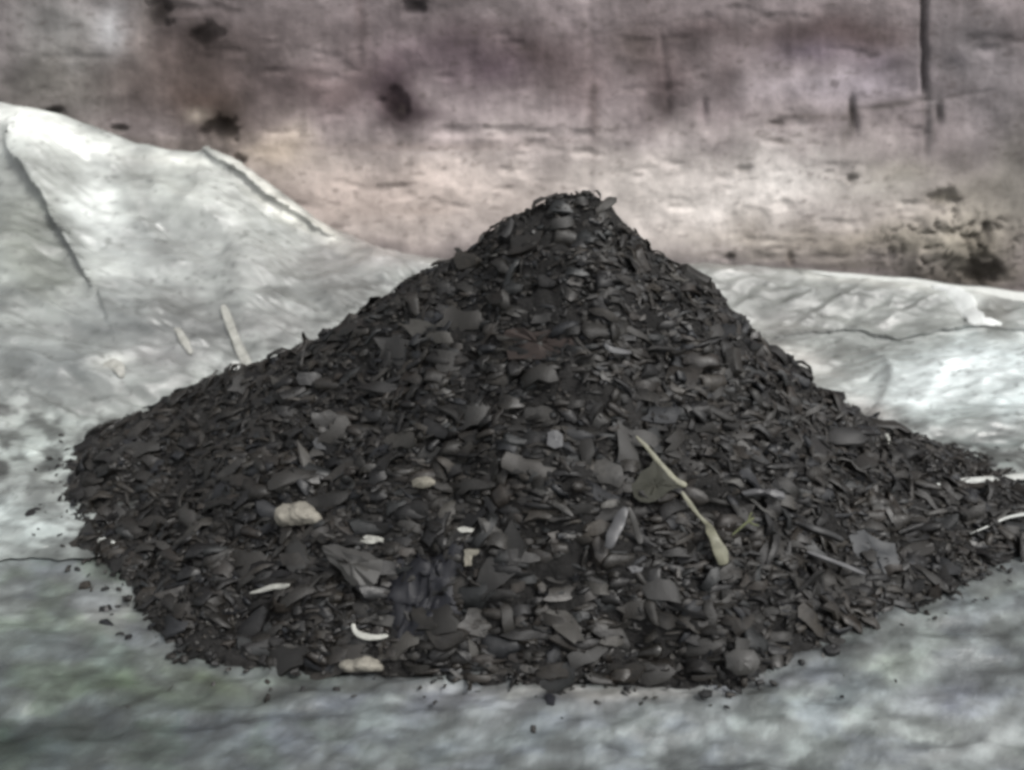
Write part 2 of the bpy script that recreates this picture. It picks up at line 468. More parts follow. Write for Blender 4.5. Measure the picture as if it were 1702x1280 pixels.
# loose, crazed plaster at the foot of the wall on the right
m = np.exp(-(((px - 1580) / 115) ** 2 + ((py - 405) / 62) ** 2) ** 2)
cells = ridged(px, py, 26, 22, 2, 361)
D += m * (0.035 + (fbm(px, py, 34, octv=3, seed=363) - 0.5) * 0.07 - 0.035 * sstep(0.82, 0.97, cells))
D = D * (np.abs(X) < 2.69) * (Zw < 1.42)
V = np.stack([X, WALL_Y - D, Zw], 1)
wb = [  # stains and tones, plus shade painted into the pits and slots
    (850, 60, 1200, 120, (128, 118, 119), .8), (850, 190, 900, 60, (150, 139, 140), .6),
    (850, 330, 700, 90, (192, 182, 176), .9), (1150, 340, 260, 90, (193, 187, 182), .9), (600, 330, 260, 60, (180, 166, 158), .7), (450, 250, 90, 50, (168, 158, 148), .7),
    (120, 60, 130, 110, (132, 132, 130), .9), (90, 150, 140, 60, (120, 118, 112), .7), (185, 45, 22, 40, (178, 178, 180), .7), (240, 40, 18, 60, (160, 152, 148), .5),
    (330, 130, 170, 90, (108, 94, 88), .8), (520, 140, 110, 60, (112, 98, 98), .6), (640, 120, 60, 70, (106, 92, 96), .6), (870, 100, 120, 50, (104, 90, 92), .7), (1110, 110, 70, 80, (112, 98, 98), .55), (1620, 400, 110, 60, (112, 106, 94), .6),
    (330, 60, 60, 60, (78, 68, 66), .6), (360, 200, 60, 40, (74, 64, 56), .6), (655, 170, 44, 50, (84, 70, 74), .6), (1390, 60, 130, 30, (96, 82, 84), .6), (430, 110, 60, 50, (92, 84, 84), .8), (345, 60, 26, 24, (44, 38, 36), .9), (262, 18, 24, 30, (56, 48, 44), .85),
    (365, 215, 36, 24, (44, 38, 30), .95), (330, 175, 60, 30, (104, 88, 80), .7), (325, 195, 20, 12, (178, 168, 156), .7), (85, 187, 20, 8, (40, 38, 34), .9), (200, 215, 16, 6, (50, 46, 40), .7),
    (150, 222, 120, 16, (100, 98, 90), .6, 20), (300, 245, 120, 14, (105, 98, 90), .5), (460, 250, 50, 30, (182, 168, 152), .6), (400, 270, 10, 8, (70, 62, 52), .8),
    (560, 140, 70, 40, (118, 104, 104), .7), (520, 90, 60, 30, (150, 140, 140), .6), (600, 30, 12, 60, (110, 98, 98), .6),
    (660, 150, 34, 60, (98, 84, 90), .85), (660, 182, 22, 30, (58, 46, 48), .9), (700, 190, 40, 10, (90, 78, 82), .6), (690, 12, 22, 12, (50, 48, 50), .8), 
    (760, 90, 110, 40, (112, 98, 104), .75), (830, 120, 60, 30, (104, 90, 98), .7), (800, 50, 70, 20, (132, 118, 120), .5), (905, 80, 50, 30, (98, 86, 86), .8), (1060, 78, 44, 30, (98, 88, 84), .7),
    (960, 130, 60, 50, (124, 110, 110), .6), (985, 190, 10, 60, (110, 98, 96), .6), (1100, 140, 24, 60, (104, 92, 92), .75), (1110, 185, 12, 12, (92, 80, 80), .6), (1205, 130, 22, 50, (118, 106, 106), .6),
    (1165, 50, 60, 20, (104, 92, 92), .6), (1170, 185, 8, 14, (96, 86, 88), .7), (1210, 190, 30, 8, (150, 138, 140), .4),
    (1400, 55, 160, 22, (100, 86, 84), .75), (1340, 85, 70, 25, (106, 96, 106), .75), (1460, 100, 60, 30, (112, 102, 112), .6), (1350, 150, 110, 30, (160, 152, 156), .6), (1450, 140, 90, 30, (158, 150, 158), .5),
    (1535, 50, 5, 130, (54, 46, 44), .85), (1545, 200, 6, 60, (108, 104, 104), .5), (1610, 80, 80, 90, (128, 124, 126), .7), (1670, 180, 60, 100, (122, 118, 120), .6), (1590, 100, 20, 20, (98, 94, 98), .5), (1560, 165, 12, 12, (112, 108, 110), .5),
    (1416, 195, 7, 30, (52, 46, 42), .9), (1561, 190, 9, 16, (74, 70, 70), .85), (1480, 175, 60, 6, (92, 86, 82), .65, -10), (1350, 195, 60, 6, (120, 110, 106), .5), (1290, 205, 16, 6, (92, 84, 80), .7), (1298, 236, 26, 5, (112, 102, 96), .7, 15),
    (1235, 283, 10, 8, (110, 102, 96), .7), (1300, 295, 110, 50, (196, 192, 188), .6), (1417, 298, 6, 6, (60, 54, 48), .8), (1403, 230, 8, 16, (110, 104, 98), .5),
    (1480, 300, 90, 40, (176, 172, 164), .6), (1500, 280, 50, 18, (158, 152, 140), .5), (1570, 327, 28, 12, (68, 62, 52), .85), (1640, 330, 80, 60, (138, 134, 124), .7), (1690, 300, 30, 100, (124, 121, 114), .6),
    (850, 235, 300, 6, (130, 120, 118), .45), (700, 245, 200, 6, (140, 126, 120), .4), (1110, 240, 160, 14, (150, 142, 142), .5), (1145, 260, 10, 26, (140, 134, 132), .5),
    (1240, 365, 30, 30, (140, 132, 124), .6), (1245, 390, 14, 14, (110, 104, 98), .5), (1300, 400, 200, 24, (168, 160, 150), .6), (1215, 427, 8, 6, (64, 58, 54), .85), (1315, 430, 7, 16, (110, 98, 90), .7), (1230, 425, 180, 8, (130, 124, 116), .4),
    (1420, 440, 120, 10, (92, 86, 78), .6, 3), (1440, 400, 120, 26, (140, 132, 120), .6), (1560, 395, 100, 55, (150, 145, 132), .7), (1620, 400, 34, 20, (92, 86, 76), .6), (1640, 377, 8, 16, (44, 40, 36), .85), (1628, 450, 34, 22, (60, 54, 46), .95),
    (1560, 460, 90, 12, (100, 94, 84), .6), (1680, 455, 40, 20, (120, 114, 104), .6), (620, 380, 120, 25, (196, 186, 180), .7), (700, 350, 60, 6, (160, 148, 140), .5),
]
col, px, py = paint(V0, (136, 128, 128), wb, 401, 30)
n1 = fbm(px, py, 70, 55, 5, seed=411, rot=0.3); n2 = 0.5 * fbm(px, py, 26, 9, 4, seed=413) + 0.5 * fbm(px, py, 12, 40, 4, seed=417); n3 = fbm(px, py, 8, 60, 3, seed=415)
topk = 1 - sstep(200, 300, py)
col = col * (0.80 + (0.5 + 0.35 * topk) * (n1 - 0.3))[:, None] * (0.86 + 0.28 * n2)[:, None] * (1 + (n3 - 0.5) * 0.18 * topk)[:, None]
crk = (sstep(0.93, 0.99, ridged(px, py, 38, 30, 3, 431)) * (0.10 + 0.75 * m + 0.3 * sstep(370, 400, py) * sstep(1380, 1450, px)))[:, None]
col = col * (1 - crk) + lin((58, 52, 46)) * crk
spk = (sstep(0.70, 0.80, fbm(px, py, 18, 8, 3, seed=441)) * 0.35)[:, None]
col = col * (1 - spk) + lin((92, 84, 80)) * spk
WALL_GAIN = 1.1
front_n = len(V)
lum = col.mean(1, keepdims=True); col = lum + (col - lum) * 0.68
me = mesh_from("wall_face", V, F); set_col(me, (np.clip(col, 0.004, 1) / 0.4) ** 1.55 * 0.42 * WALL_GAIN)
wall = link("concrete_wall", None)
wall.location = (0, WALL_Y, 0)
wall["label"] = "stained concrete wall, whitewashed along the foot and purplish grey above, behind the heap"
wall["category"] = "wall"
o = link("rendered_face", me, M_WALL, wall); o.location = (0, -WALL_Y, 0)
# body of the wall behind its face
b = [(-6, 0.02, -0.3), (6, 0.02, -0.3), (6, 0.22, -0.3), (-6, 0.22, -0.3), (-6, 0.02, 2.7), (6, 0.02, 2.7), (6, 0.22, 2.7), (-6, 0.22, 2.7)]
b = np.array(b, float); b[:4, 1] += 0.07 * (b[:4, 1] < .1); b[4:, 1] += 0.07 * (b[4:, 1] < .1)
bf = [(0, 1, 5, 4), (1, 2, 6, 5), (2, 3, 7, 6), (3, 0, 4, 7), (4, 5, 6, 7), (3, 2, 1, 0)]
me = mesh_from("wall_body", b, bf, False); set_col(me, np.tile(lin((130, 124, 122)), (8, 1)))
link("wall_core", me, M_WALL, wall)
cp_v = np.array([(-6.02, -0.03, 2.7), (6.02, -0.03, 2.7), (6.02, 0.25, 2.7), (-6.02, 0.25, 2.7), (-6.02, -0.03, 2.78), (6.02, -0.03, 2.78), (6.02, 0.25, 2.78), (-6.02, 0.25, 2.78)])
me = mesh_from("coping", cp_v, bf, False); set_col(me, np.tile(lin((140, 136, 134)), (8, 1)))
link("coping", me, M_WALL, wall)

# ------------------------------------------------------------------ PLASTIC SHEET
xs = np.concatenate([np.arange(-3.2, -2.3, 0.03), np.arange(-2.3, 2.301, 0.0075), np.arange(2.33, 3.2, 0.03)])
tv = np.linspace(0, 1, 340)
T, XX = np.meshgrid(tv, xs, indexing='ij')
fe = sheet_front(xs)
YY = fe[None, :] + (RIM_Y + 0.0 - fe[None, :]) * T
YY = YY + (fbm(XX, T * 3, 0.2, octv=3, seed=501) - 0.5) * 0.03 * sstep(0.9, 1.0, T)
X = XX.ravel(); Y = YY.ravel()
LO = [np.zeros_like(X), np.zeros_like(X)]
Z = sheet_z(X, Y, LO)
X0, Y0 = X, Y
X = X + LO[0]; Y = Y + LO[1]
i = np.arange(X.size).reshape(XX.shape)
F = np.stack([i[:-1, :-1], i[:-1, 1:], i[1:, 1:], i[1:, :-1]], -1).reshape(-1, 4)
V = np.stack([X, Y, Z], 1)
# the far edge hangs down behind, towards the wall
row = i[-1]
back = V[row] + np.array([0, 0.045, -0.01]); back2 = V[row] + np.array([0, 0.085, -0.10])
n0 = len(V)
V = np.concatenate([V, back, back2])
k = np.arange(len(row))
r1 = n0 + k; r2 = n0 + len(row) + k
Fb = np.concatenate([np.stack([row[:-1], row[1:], r1[1:], r1[:-1]], 1), np.stack([r1[:-1], r1[1:], r2[1:], r2[:-1]], 1)])
F = np.concatenate([F, Fb])
tb = [  # sheet tones, with lit ridges and shaded creases painted in
    (100, 260, 200, 60, (188, 190, 186), .7, 10), (60, 200, 120, 20, (205, 205, 200), .7, 15), (300, 300, 120, 60, (178, 180, 175), .7), (60, 400, 80, 90, (150, 154, 144), .7, 40), (150, 400, 60, 60, (178, 182, 180), .6, 45),
    (240, 420, 160, 60, (178, 180, 178), .7), (420, 420, 120, 60, (168, 169, 166), .7, 20), (560, 450, 90, 50, (150, 148, 146), .7), (640, 400, 90, 30, (178, 170, 166), .8), (480, 350, 90, 16, (196, 194, 184), .7, 32),
    (170, 520, 160, 40, (152, 155, 154), .7, 5), (330, 520, 90, 40, (140, 140, 138), .6), (460, 540, 80, 30, (164, 164, 162), .7), (90, 600, 120, 40, (142, 146, 146), .7), (60, 650, 110, 30, (160, 164, 162), .6), (260, 590, 80, 30, (150, 148, 148), .6),
    (60, 740, 90, 50, (172, 178, 174), .7), (100, 780, 60, 30, (178, 184, 180), .6), (40, 880, 90, 50, (172, 180, 178), .7), (150, 905, 50, 12, (196, 200, 198), .7), (180, 600, 30, 14, (205, 206, 200), .7), (60, 930, 90, 14, (120, 128, 124), .5),
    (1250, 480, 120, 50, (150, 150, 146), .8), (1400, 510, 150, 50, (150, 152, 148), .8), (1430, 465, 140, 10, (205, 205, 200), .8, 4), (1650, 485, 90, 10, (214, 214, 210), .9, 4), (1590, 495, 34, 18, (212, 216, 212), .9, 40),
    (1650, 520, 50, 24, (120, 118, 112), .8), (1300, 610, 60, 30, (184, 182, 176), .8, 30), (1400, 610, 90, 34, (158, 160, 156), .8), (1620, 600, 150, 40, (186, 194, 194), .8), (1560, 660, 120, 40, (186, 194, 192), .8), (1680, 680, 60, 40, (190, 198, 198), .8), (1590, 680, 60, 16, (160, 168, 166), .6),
    (1450, 680, 50, 20, (190, 184, 180), .7, 20), (1640, 740, 100, 12, (140, 148, 146), .7), (1650, 770, 60, 12, (156, 166, 162), .6), (1640, 800, 90, 8, (210, 214, 210), .8), (1490, 540, 120, 8, (134, 136, 132), .5), (1300, 540, 60, 20, (170, 168, 164), .6),
    (80, 212, 150, 26, (228, 230, 226), .8, 14), (290, 268, 90, 12, (222, 222, 216), .7, 4), (450, 318, 120, 13, (226, 225, 218), .8, 38), (170, 330, 60, 90, (205, 208, 206), .6, -30), (230, 450, 60, 20, (205, 208, 205), .6),  # highlights along the top band, ridges and right bulge, put into the colour
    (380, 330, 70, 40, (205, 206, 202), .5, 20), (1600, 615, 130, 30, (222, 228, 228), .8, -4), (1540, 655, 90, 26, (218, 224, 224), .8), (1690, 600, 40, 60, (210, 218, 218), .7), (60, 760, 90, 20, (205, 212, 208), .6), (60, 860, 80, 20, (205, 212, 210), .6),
    (1340, 600, 60, 16, (205, 202, 198), .6, 20), (640, 430, 80, 14, (150, 146, 144), .5), (80, 450, 70, 50, (138, 142, 134), .6, 30), (200, 545, 100, 12, (120, 122, 122), .6), (100, 640, 90, 10, (122, 124, 122), .5, 15), (330, 550, 60, 16, (112, 112, 112), .5),
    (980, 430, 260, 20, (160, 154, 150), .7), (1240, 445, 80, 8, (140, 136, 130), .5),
]
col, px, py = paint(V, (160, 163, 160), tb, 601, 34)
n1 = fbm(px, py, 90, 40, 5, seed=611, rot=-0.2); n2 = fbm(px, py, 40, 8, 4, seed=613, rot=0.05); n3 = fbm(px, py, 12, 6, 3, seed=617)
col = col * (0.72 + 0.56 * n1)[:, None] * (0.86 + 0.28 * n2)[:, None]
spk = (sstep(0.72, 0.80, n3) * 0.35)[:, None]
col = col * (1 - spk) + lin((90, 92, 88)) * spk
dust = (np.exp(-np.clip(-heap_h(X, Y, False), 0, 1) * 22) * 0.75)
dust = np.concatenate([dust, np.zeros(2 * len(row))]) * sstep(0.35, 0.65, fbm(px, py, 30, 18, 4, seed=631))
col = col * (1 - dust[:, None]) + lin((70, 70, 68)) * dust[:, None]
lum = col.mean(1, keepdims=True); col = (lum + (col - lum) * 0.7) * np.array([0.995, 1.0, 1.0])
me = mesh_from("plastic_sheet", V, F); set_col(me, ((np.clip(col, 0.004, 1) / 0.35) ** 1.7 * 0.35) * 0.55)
sheet = link("plastic_sheet", me, M_TARP)
sm = sheet.modifiers.new("thickness", 'SOLIDIFY'); sm.thickness = 0.002; sm.offset = -1
sheet["label"] = "large creased pale grey plastic sheet under the heap and up the bank"
sheet["category"] = "plastic sheet"

# ------------------------------------------------------------------ SCRAP HEAP
heap = link("scrap_heap", None)
heap["label"] = "tall conical heap of dark shredded scrap on the pale plastic sheet"
heap["category"] = "scrap heap"
xs = np.arange(-1.35, 2.05, 0.006); ys = np.arange(-0.75, 1.35, 0.006)
X, Y, F = grid(xs, ys)
Z = heap_h(X, Y)
grit = (fbm(X, Y, 0.03, 0.018, octv=3, seed=701) - 0.5) * 0.030
V = np.stack([X, Y, Z + grit - 0.002], 1)
keep = (Z[F] > -0.02).any(1)
F = F[keep]
u, inv = np.unique(F, return_inverse=True)
V = V[u]; F = inv.reshape(F.shape)
col = np.tile(lin((36, 35, 34)), (len(V), 1)) * (0.5 + fbm(V[:, 0], V[:, 1], 0.15, octv=4, seed=705))[:, None]  # dark grit, with the shade of the gaps between flakes put into the colour
me = mesh_from("mound", V, F); set_col(me, col)
o = link("grit_mound", me, M_MOUND, heap)
o["kind"] = "stuff"

# --- flake prototypes: bent, irregular plates with thickness; split vertices give crisp rims
def flake_proto(kind, thin=1.0, rag=1.0, nx=5, ny=3, crisp=False):
    L = 1.0
    Wd = {'plate': random.uniform(0.42, 0.75), 'strip': random.uniform(0.16, 0.28), 'curl': random.uniform(0.25, 0.45), 'chunk': random.uniform(0.6, 0.9)}[kind]
    th = {'plate': 0.12, 'strip': 0.11, 'curl': 0.10, 'chunk': 0.32}[kind]
    bend = {'plate': random.uniform(-1.3, 0.3), 'strip': random.uniform(-1.7, 0.5), 'curl': random.choice([-1, -1, -1, -1, 1]) * random.uniform(1.3, 2.7), 'chunk': 0.2}[kind]
    th *= thin
    sb = random.uniform(-0.09, 0.09) if kind in ('strip', 'plate') else 0.0
    twist = random.uniform(-0.9, 0.9) if kind != 'chunk' else 0.1
    skew = random.uniform(-0.5, 0.5); tap = random.uniform(0.35, 1.1)
    pts = np.zeros((ny, nx, 3))
    j0 = [1 + rag * random.uniform(-0.32, 0.2) for _ in range(nx)]; j1 = [1 + rag * random.uniform(-0.32, 0.2) for _ in range(nx)]
    e0 = [rag * random.uniform(-0.14, 0.14) for _ in range(ny)]; e1 = [rag * random.uniform(-0.14, 0.14) for _ in range(ny)]
    for b in range(ny):
        for a in range(nx):
            s = a / (nx - 1) - 0.5; t = b / (ny - 1) - 0.5
            wdt = Wd * (1 + (tap - 1) * (a / (nx - 1))) * (j0[a] if t < 0 else j1[a])
            if a in (0, nx - 1): wdt *= 0.72
            x = s + (e0[b] if a == 0 else e1[b] if a == nx - 1 else 0) + skew * t * 0.5
            y = t * wdt
            if kind == 'chunk' : z = 0.0
            else: z = random.uniform(-0.045, 0.045) + sb * math.sin(2 * math.pi * s)
            ang = bend * x
            if abs(bend) > 1e-3:
                R = 1 / bend
                xx = math.sin(ang) * (R - z); zz = R - math.cos(ang) * (R - z) - 0
            else: xx, zz = x, z
            tw = twist * s
            pts[b, a] = (xx, y * math.cos(tw) - 0, zz + y * math.sin(tw))
    # normals
    du = np.gradient(pts, axis=1); dv = np.gradient(pts, axis=0)
    n = np.cross(du, dv); n /= np.linalg.norm(n, axis=2, keepdims=True) + 1e-9
    tt = np.linspace(-1, 1, ny)[:, None, None]
    arch = (1 - tt ** 2) * Wd * random.uniform(-0.10, 0.28)
    pts = pts + n * arch
    rim_ = np.ones((ny, nx, 1))
    if not crisp: rim_[0] = rim_[-1] = rim_[:, 0] = rim_[:, -1] = 0.45
    top = (pts + n * th / 2 * rim_).reshape(-1, 3)
    bot = (pts - n * th / 2 * rim_).reshape(-1, 3)
    if kind == 'chunk':
        top = (pts * 0.85 + n * th * 0.7 * rim_).reshape(-1, 3)
    idx = np.arange(nx * ny).reshape(ny, nx)
    q = np.stack([idx[:-1, :-1], idx[:-1, 1:], idx[1:, 1:], idx[1:, :-1]], -1).reshape(-1, 4)
    loop = np.array(list(idx[0, :]) + list(idx[1:, -1]) + list(idx[-1, -2::-1]) + list(idx[-2:0:-1, 0]))
    V = np.concatenate([top, bot])
    F = np.concatenate([q, q[:, ::-1] + nx * ny, np.stack([loop + nx * ny, np.roll(loop, -1) + nx * ny, np.roll(loop, -1), loop], 1)])
    if crisp:      # broken rim: its own vertices, so that it shades as an edge
        m = len(loop); b0 = len(V)
        V = np.concatenate([V, top[loop], bot[loop]]); k = np.arange(m)
        F[-m:] = np.stack([b0 + m + k, b0 + m + (k + 1) % m, b0 + (k + 1) % m, b0 + k], 1)
    V = V - V.mean(0)
    return V, F
KINDS = ['plate'] * 8 + ['strip'] * 12 + ['curl'] * 9 + ['chunk'] * 3
PROTO = [flake_proto(k, 0.7, 1.0, 5, 3, i_ % 2 == 0) for i_, k in enumerate(KINDS)] + [flake_proto('chunk', 1.2, 0.8, 3, 3, i_ % 2 == 0) for i_ in range(6)]
NCH = 6

def heap_normal(x, y):
    e = 0.02
    zx = (heap_h(x + e, y) - heap_h(x - e, y)) / (2 * e); zy = (heap_h(x, y + e) - heap_h(x, y - e)) / (2 * e)
    n = np.stack([-zx, -zy, np.ones_like(zx)], -1)
    return n / np.linalg.norm(n, axis=-1, keepdims=True)

def frames(n, tilt, rng, prefer_x=0.6):
    """rotation matrices: z near the surface normal, x mostly along the contour"""
    N = len(n)
    nn = n + rng.normal(0, 1, (N, 3)) * tilt[:, None]
    nn /= np.linalg.norm(nn, axis=1, keepdims=True)
    ang = np.where(rng.random(N) < prefer_x, rng.normal(0, 0.45, N), rng.random(N) * 2 * np.pi)
    ref = np.stack([np.cos(ang), np.sin(ang), np.zeros(N)], 1)
    y = np.cross(nn, ref); y /= np.linalg.norm(y, axis=1, keepdims=True) + 1e-9
    x = np.cross(y, nn)
    return np.stack([x, y, nn], 2)

def sample_heap(N, rng, accept):
    out = []
    while sum(len(a) for a in out) < N:
        x = rng.uniform(-1.3, 2.0, 40000); y = rng.uniform(-0.72, 0.9, 40000)
        z = heap_h(x, y)
        ry = np.interp(x, sp_[:, 0], sp_[:, 1])
        ok = (z > 0.003) & (y < ry + 0.22) & (rng.random(40000) < accept(x, y, z))
        out.append(np.stack([x[ok], y[ok], z[ok]], 1))
    return np.concatenate(out)[:N]

def region(P):
    return project(P)

def fine_zone(P):
    """places where the scrap is fine: the upper cone, the foot at the left front, the right-hand tail"""
    px, py = region(P)
    a = 0.65 * (1 - sstep(430, 640, py))
    b = 0.8 * np.exp(-(((px - 400) / 170) ** 2 + ((py - 1060) / 45) ** 2))
    c = 0.85 * np.exp(-(((px - 1560) / 150) ** 2 + ((py - 770) / 40) ** 2))
    d = 0.5 * np.exp(-(((px - 250) / 150) ** 2 + ((py - 760) / 80) ** 2))
    return np.clip(a + b + c + d, 0, 0.9)

# small flakes, many thousand: one mesh
NS = 16000
P = sample_heap(NS, RNG, lambda x, y, z: 0.4 + 0.6 * sstep(0.40, 0.6, fbm(x, y, 0.09, octv=2, seed=741)))
# a few strewn past the foot
k = 900
a = RNG.integers(0, NS, k)
strew = P[a].copy(); strew[:, :2] += RNG.normal(0, 0.045, (k, 2))
P = np.concatenate([P, strew])
P[-k:, 2] = np.maximum(heap_h(P[-k:, 0], P[-k:, 1]), 0.004)
sh = sheet_z(P[:, 0], P[:, 1]) * (P[:, 1] > sheet_front(P[:, 0]))
P[:, 2] = np.maximum(P[:, 2], np.where(P[:, 1] < 0.9, sh, P[:, 2]))
N = len(P)
fz = fine_zone(P)
size = np.exp(RNG.normal(math.log(0.036), 0.50, N)) * (1 - 0.5 * fz)
size = np.clip(size, 0.010, 0.072)
size[-k:] *= 0.6
tilt = 0.24 + 0.12 * RNG.random(N) - 0.12 * fz; tilt *= 1 - 0.85 * np.exp(-((P[:, 1] - np.interp(P[:, 0], sp_[:, 0], sp_[:, 1]) - 0.01) / 0.07) ** 2); tilt[-k:] = 0.05
Rm = frames(heap_normal(P[:, 0], P[:, 1]), tilt, RNG, 0.8)
off = (RNG.random(N) * 0.40 - 0.22) * size * 0.8; off[-k:] = 0.002
pid = RNG.integers(0, len(PROTO) - NCH, N)
# crumbs: in the gaps, and thinning out past the foot
NC = 11000
Q = sample_heap(NC, RNG, lambda x, y, z: np.full(x.shape, 0.9))
ps = project(Q)
ft = np.where(Q[:, 2] < 0.09)[0]; ft = ft[RNG.random(len(ft)) < 0.5]
stp = RNG.exponential(0.028, len(ft))[:, None]
dirc = np.stack([Q[ft, 0] / 1.1, Q[ft, 1] / 0.55], 1); dirc[:, 1] -= 0.35; dirc /= np.linalg.norm(dirc, axis=1, keepdims=True)
Q[ft, :2] += dirc * stp + RNG.normal(0, 0.012, (len(ft), 2))
Q[ft, 2] = np.maximum(heap_h(Q[ft, 0], Q[ft, 1]), 0.002)
sh = sheet_z(Q[:, 0], Q[:, 1]) * (Q[:, 1] > sheet_front(Q[:, 0]))
Q[:, 2] = np.maximum(Q[:, 2], np.where(Q[:, 1] < 0.9, sh, Q[:, 2]))
cs = np.clip(np.exp(RNG.normal(math.log(0.010), 0.4, NC)), 0.004, 0.022)
P = np.concatenate([P, Q]); size = np.concatenate([size, cs]); off = np.concatenate([off, cs * 0.15])
Rm = np.concatenate([Rm, frames(heap_normal(Q[:, 0], Q[:, 1]), np.full(NC, 0.5), RNG, 0.3)])
pid = np.concatenate([pid, RNG.integers(len(PROTO) - NCH, len(PROTO), NC)]); N += NC
base_cols = np.array([lin(c) for c in [(44, 42, 40), (55, 52, 47), (63, 59, 54), (72, 67, 60), (58, 60, 60), (48, 50, 54), (66, 60, 54), (80, 78, 74), (120, 118, 114), (36, 35, 35)]])
wts = np.array([3, 4, 3.5, 2.2, 1.8, 1.2, 1.6, 0.7, 0.25, 3]); wts /= wts.sum()
ci = RNG.choice(len(base_cols), N, p=wts)
cvar = base_cols[ci] * RNG.uniform(0.75, 1.3, (N, 1))
Vs, Fs, Cs = [], [], []
off_v = 0
for j, (pv, pf) in enumerate(PROTO):
    sel = np.where(pid == j)[0]
    sc = size[sel][:, None, None] * np.stack([np.ones(len(sel)), RNG.uniform(0.7, 1.2, len(sel)), RNG.uniform(0.7, 1.1, len(sel))], 1)[:, None, :]
    loc = pv[None] * sc
    w = np.einsum('nij,nkj->nki', Rm[sel], loc) + (P[sel] + Rm[sel][:, :, 2] * off[sel][:, None])[:, None, :]
    Vs.append(w.reshape(-1, 3))
    Fs.append((pf[None] + (np.arange(len(sel)) * len(pv))[:, None, None] + off_v).reshape(-1, 4))
    Cs.append(np.repeat(cvar[sel], len(pv), 0))
    off_v += len(sel) * len(pv)
me = mesh_from("small_flakes", np.concatenate(Vs), np.concatenate(Fs)); set_col(me, np.concatenate(Cs))
o = link("small_flakes", me, M_SMALL, heap); o["kind"] = "stuff"

# the 300 that show largest: one object each
protos_me = []
BIGP = [flake_proto(k_, 0.45, 0.95, 6, 3, True) for k_ in ['plate'] * 12 + ['strip'] * 9 + ['curl'] * 8]
for j, (pv, pf) in enumerate(BIGP):
    m_ = mesh_from("flake", pv, pf); m_.materials.append(M_FLAKE); protos_me.append(m_)
rng2 = np.random.default_rng(5)
cand = sample_heap(4000, rng2, lambda x, y, z: np.clip(1.0 - fine_zone(np.stack([x, y, z], 1)) * 1.05, 0.03, 1) * (y < 0.12))
big = []
for c in cand:
    if len(big) >= 285: break
    if all((c[0] - b[0]) ** 2 + (c[1] - b[1]) ** 2 > 0.043 ** 2 for b in big): big.append(c)
big = np.array(big)
Rb = frames(heap_normal(big[:, 0], big[:, 1]), 0.20 + 0.14 * rng2.random(len(big)), rng2, 0.6)
for q, c in enumerate(big):
    o = bpy.data.objects.new("flake", protos_me[rng2.integers(0, len(BIGP))])
    C.objects.link(o)
    s = float(np.clip(np.exp(rng2.normal(math.log(0.078), 0.25)), 0.05, 0.13)) * (0.75 if c[2] > 0.45 else 1.0)
    Mx = Matrix([[*Rb[q][0], 0], [*Rb[q][1], 0], [*Rb[q][2], 0], [0, 0, 0, 1]])
    nrm = Rb[q][:, 2]
    Mx.translation = Vector(c + nrm * s * 0.07)
    o.matrix_world = Mx @ Matrix.Diagonal((s, s * rng2.uniform(.8, 1.15), s * .8, 1))
    o.parent = heap

# ------------------------------------------------------------------ single pieces that stand out
def heap_hit(px, py):
    d = ray(px, py); t = np.linspace(0.6, 4.5, 4000)
    Pp = CAM[None] + d[None] * t[:, None]
    z = np.maximum(heap_h(Pp[:, 0], Pp[:, 1]), 0.0)
    k = np.argmax(Pp[:, 2] < z)
    return Pp[k]

def ppm(P):       # pixels per metre at a point
    return F_PX / float((P - CAM) @ FWD)

CLOUDS = bpy.data.textures.new('clouds', 'CLOUDS'); CLOUDS.noise_scale = 0.035; CLOUDS.noise_depth = 3
def subdiv_smooth(o, lv=1):
    s = o.modifiers.new("sub", 'SUBSURF'); s.levels = lv; s.render_levels = lv

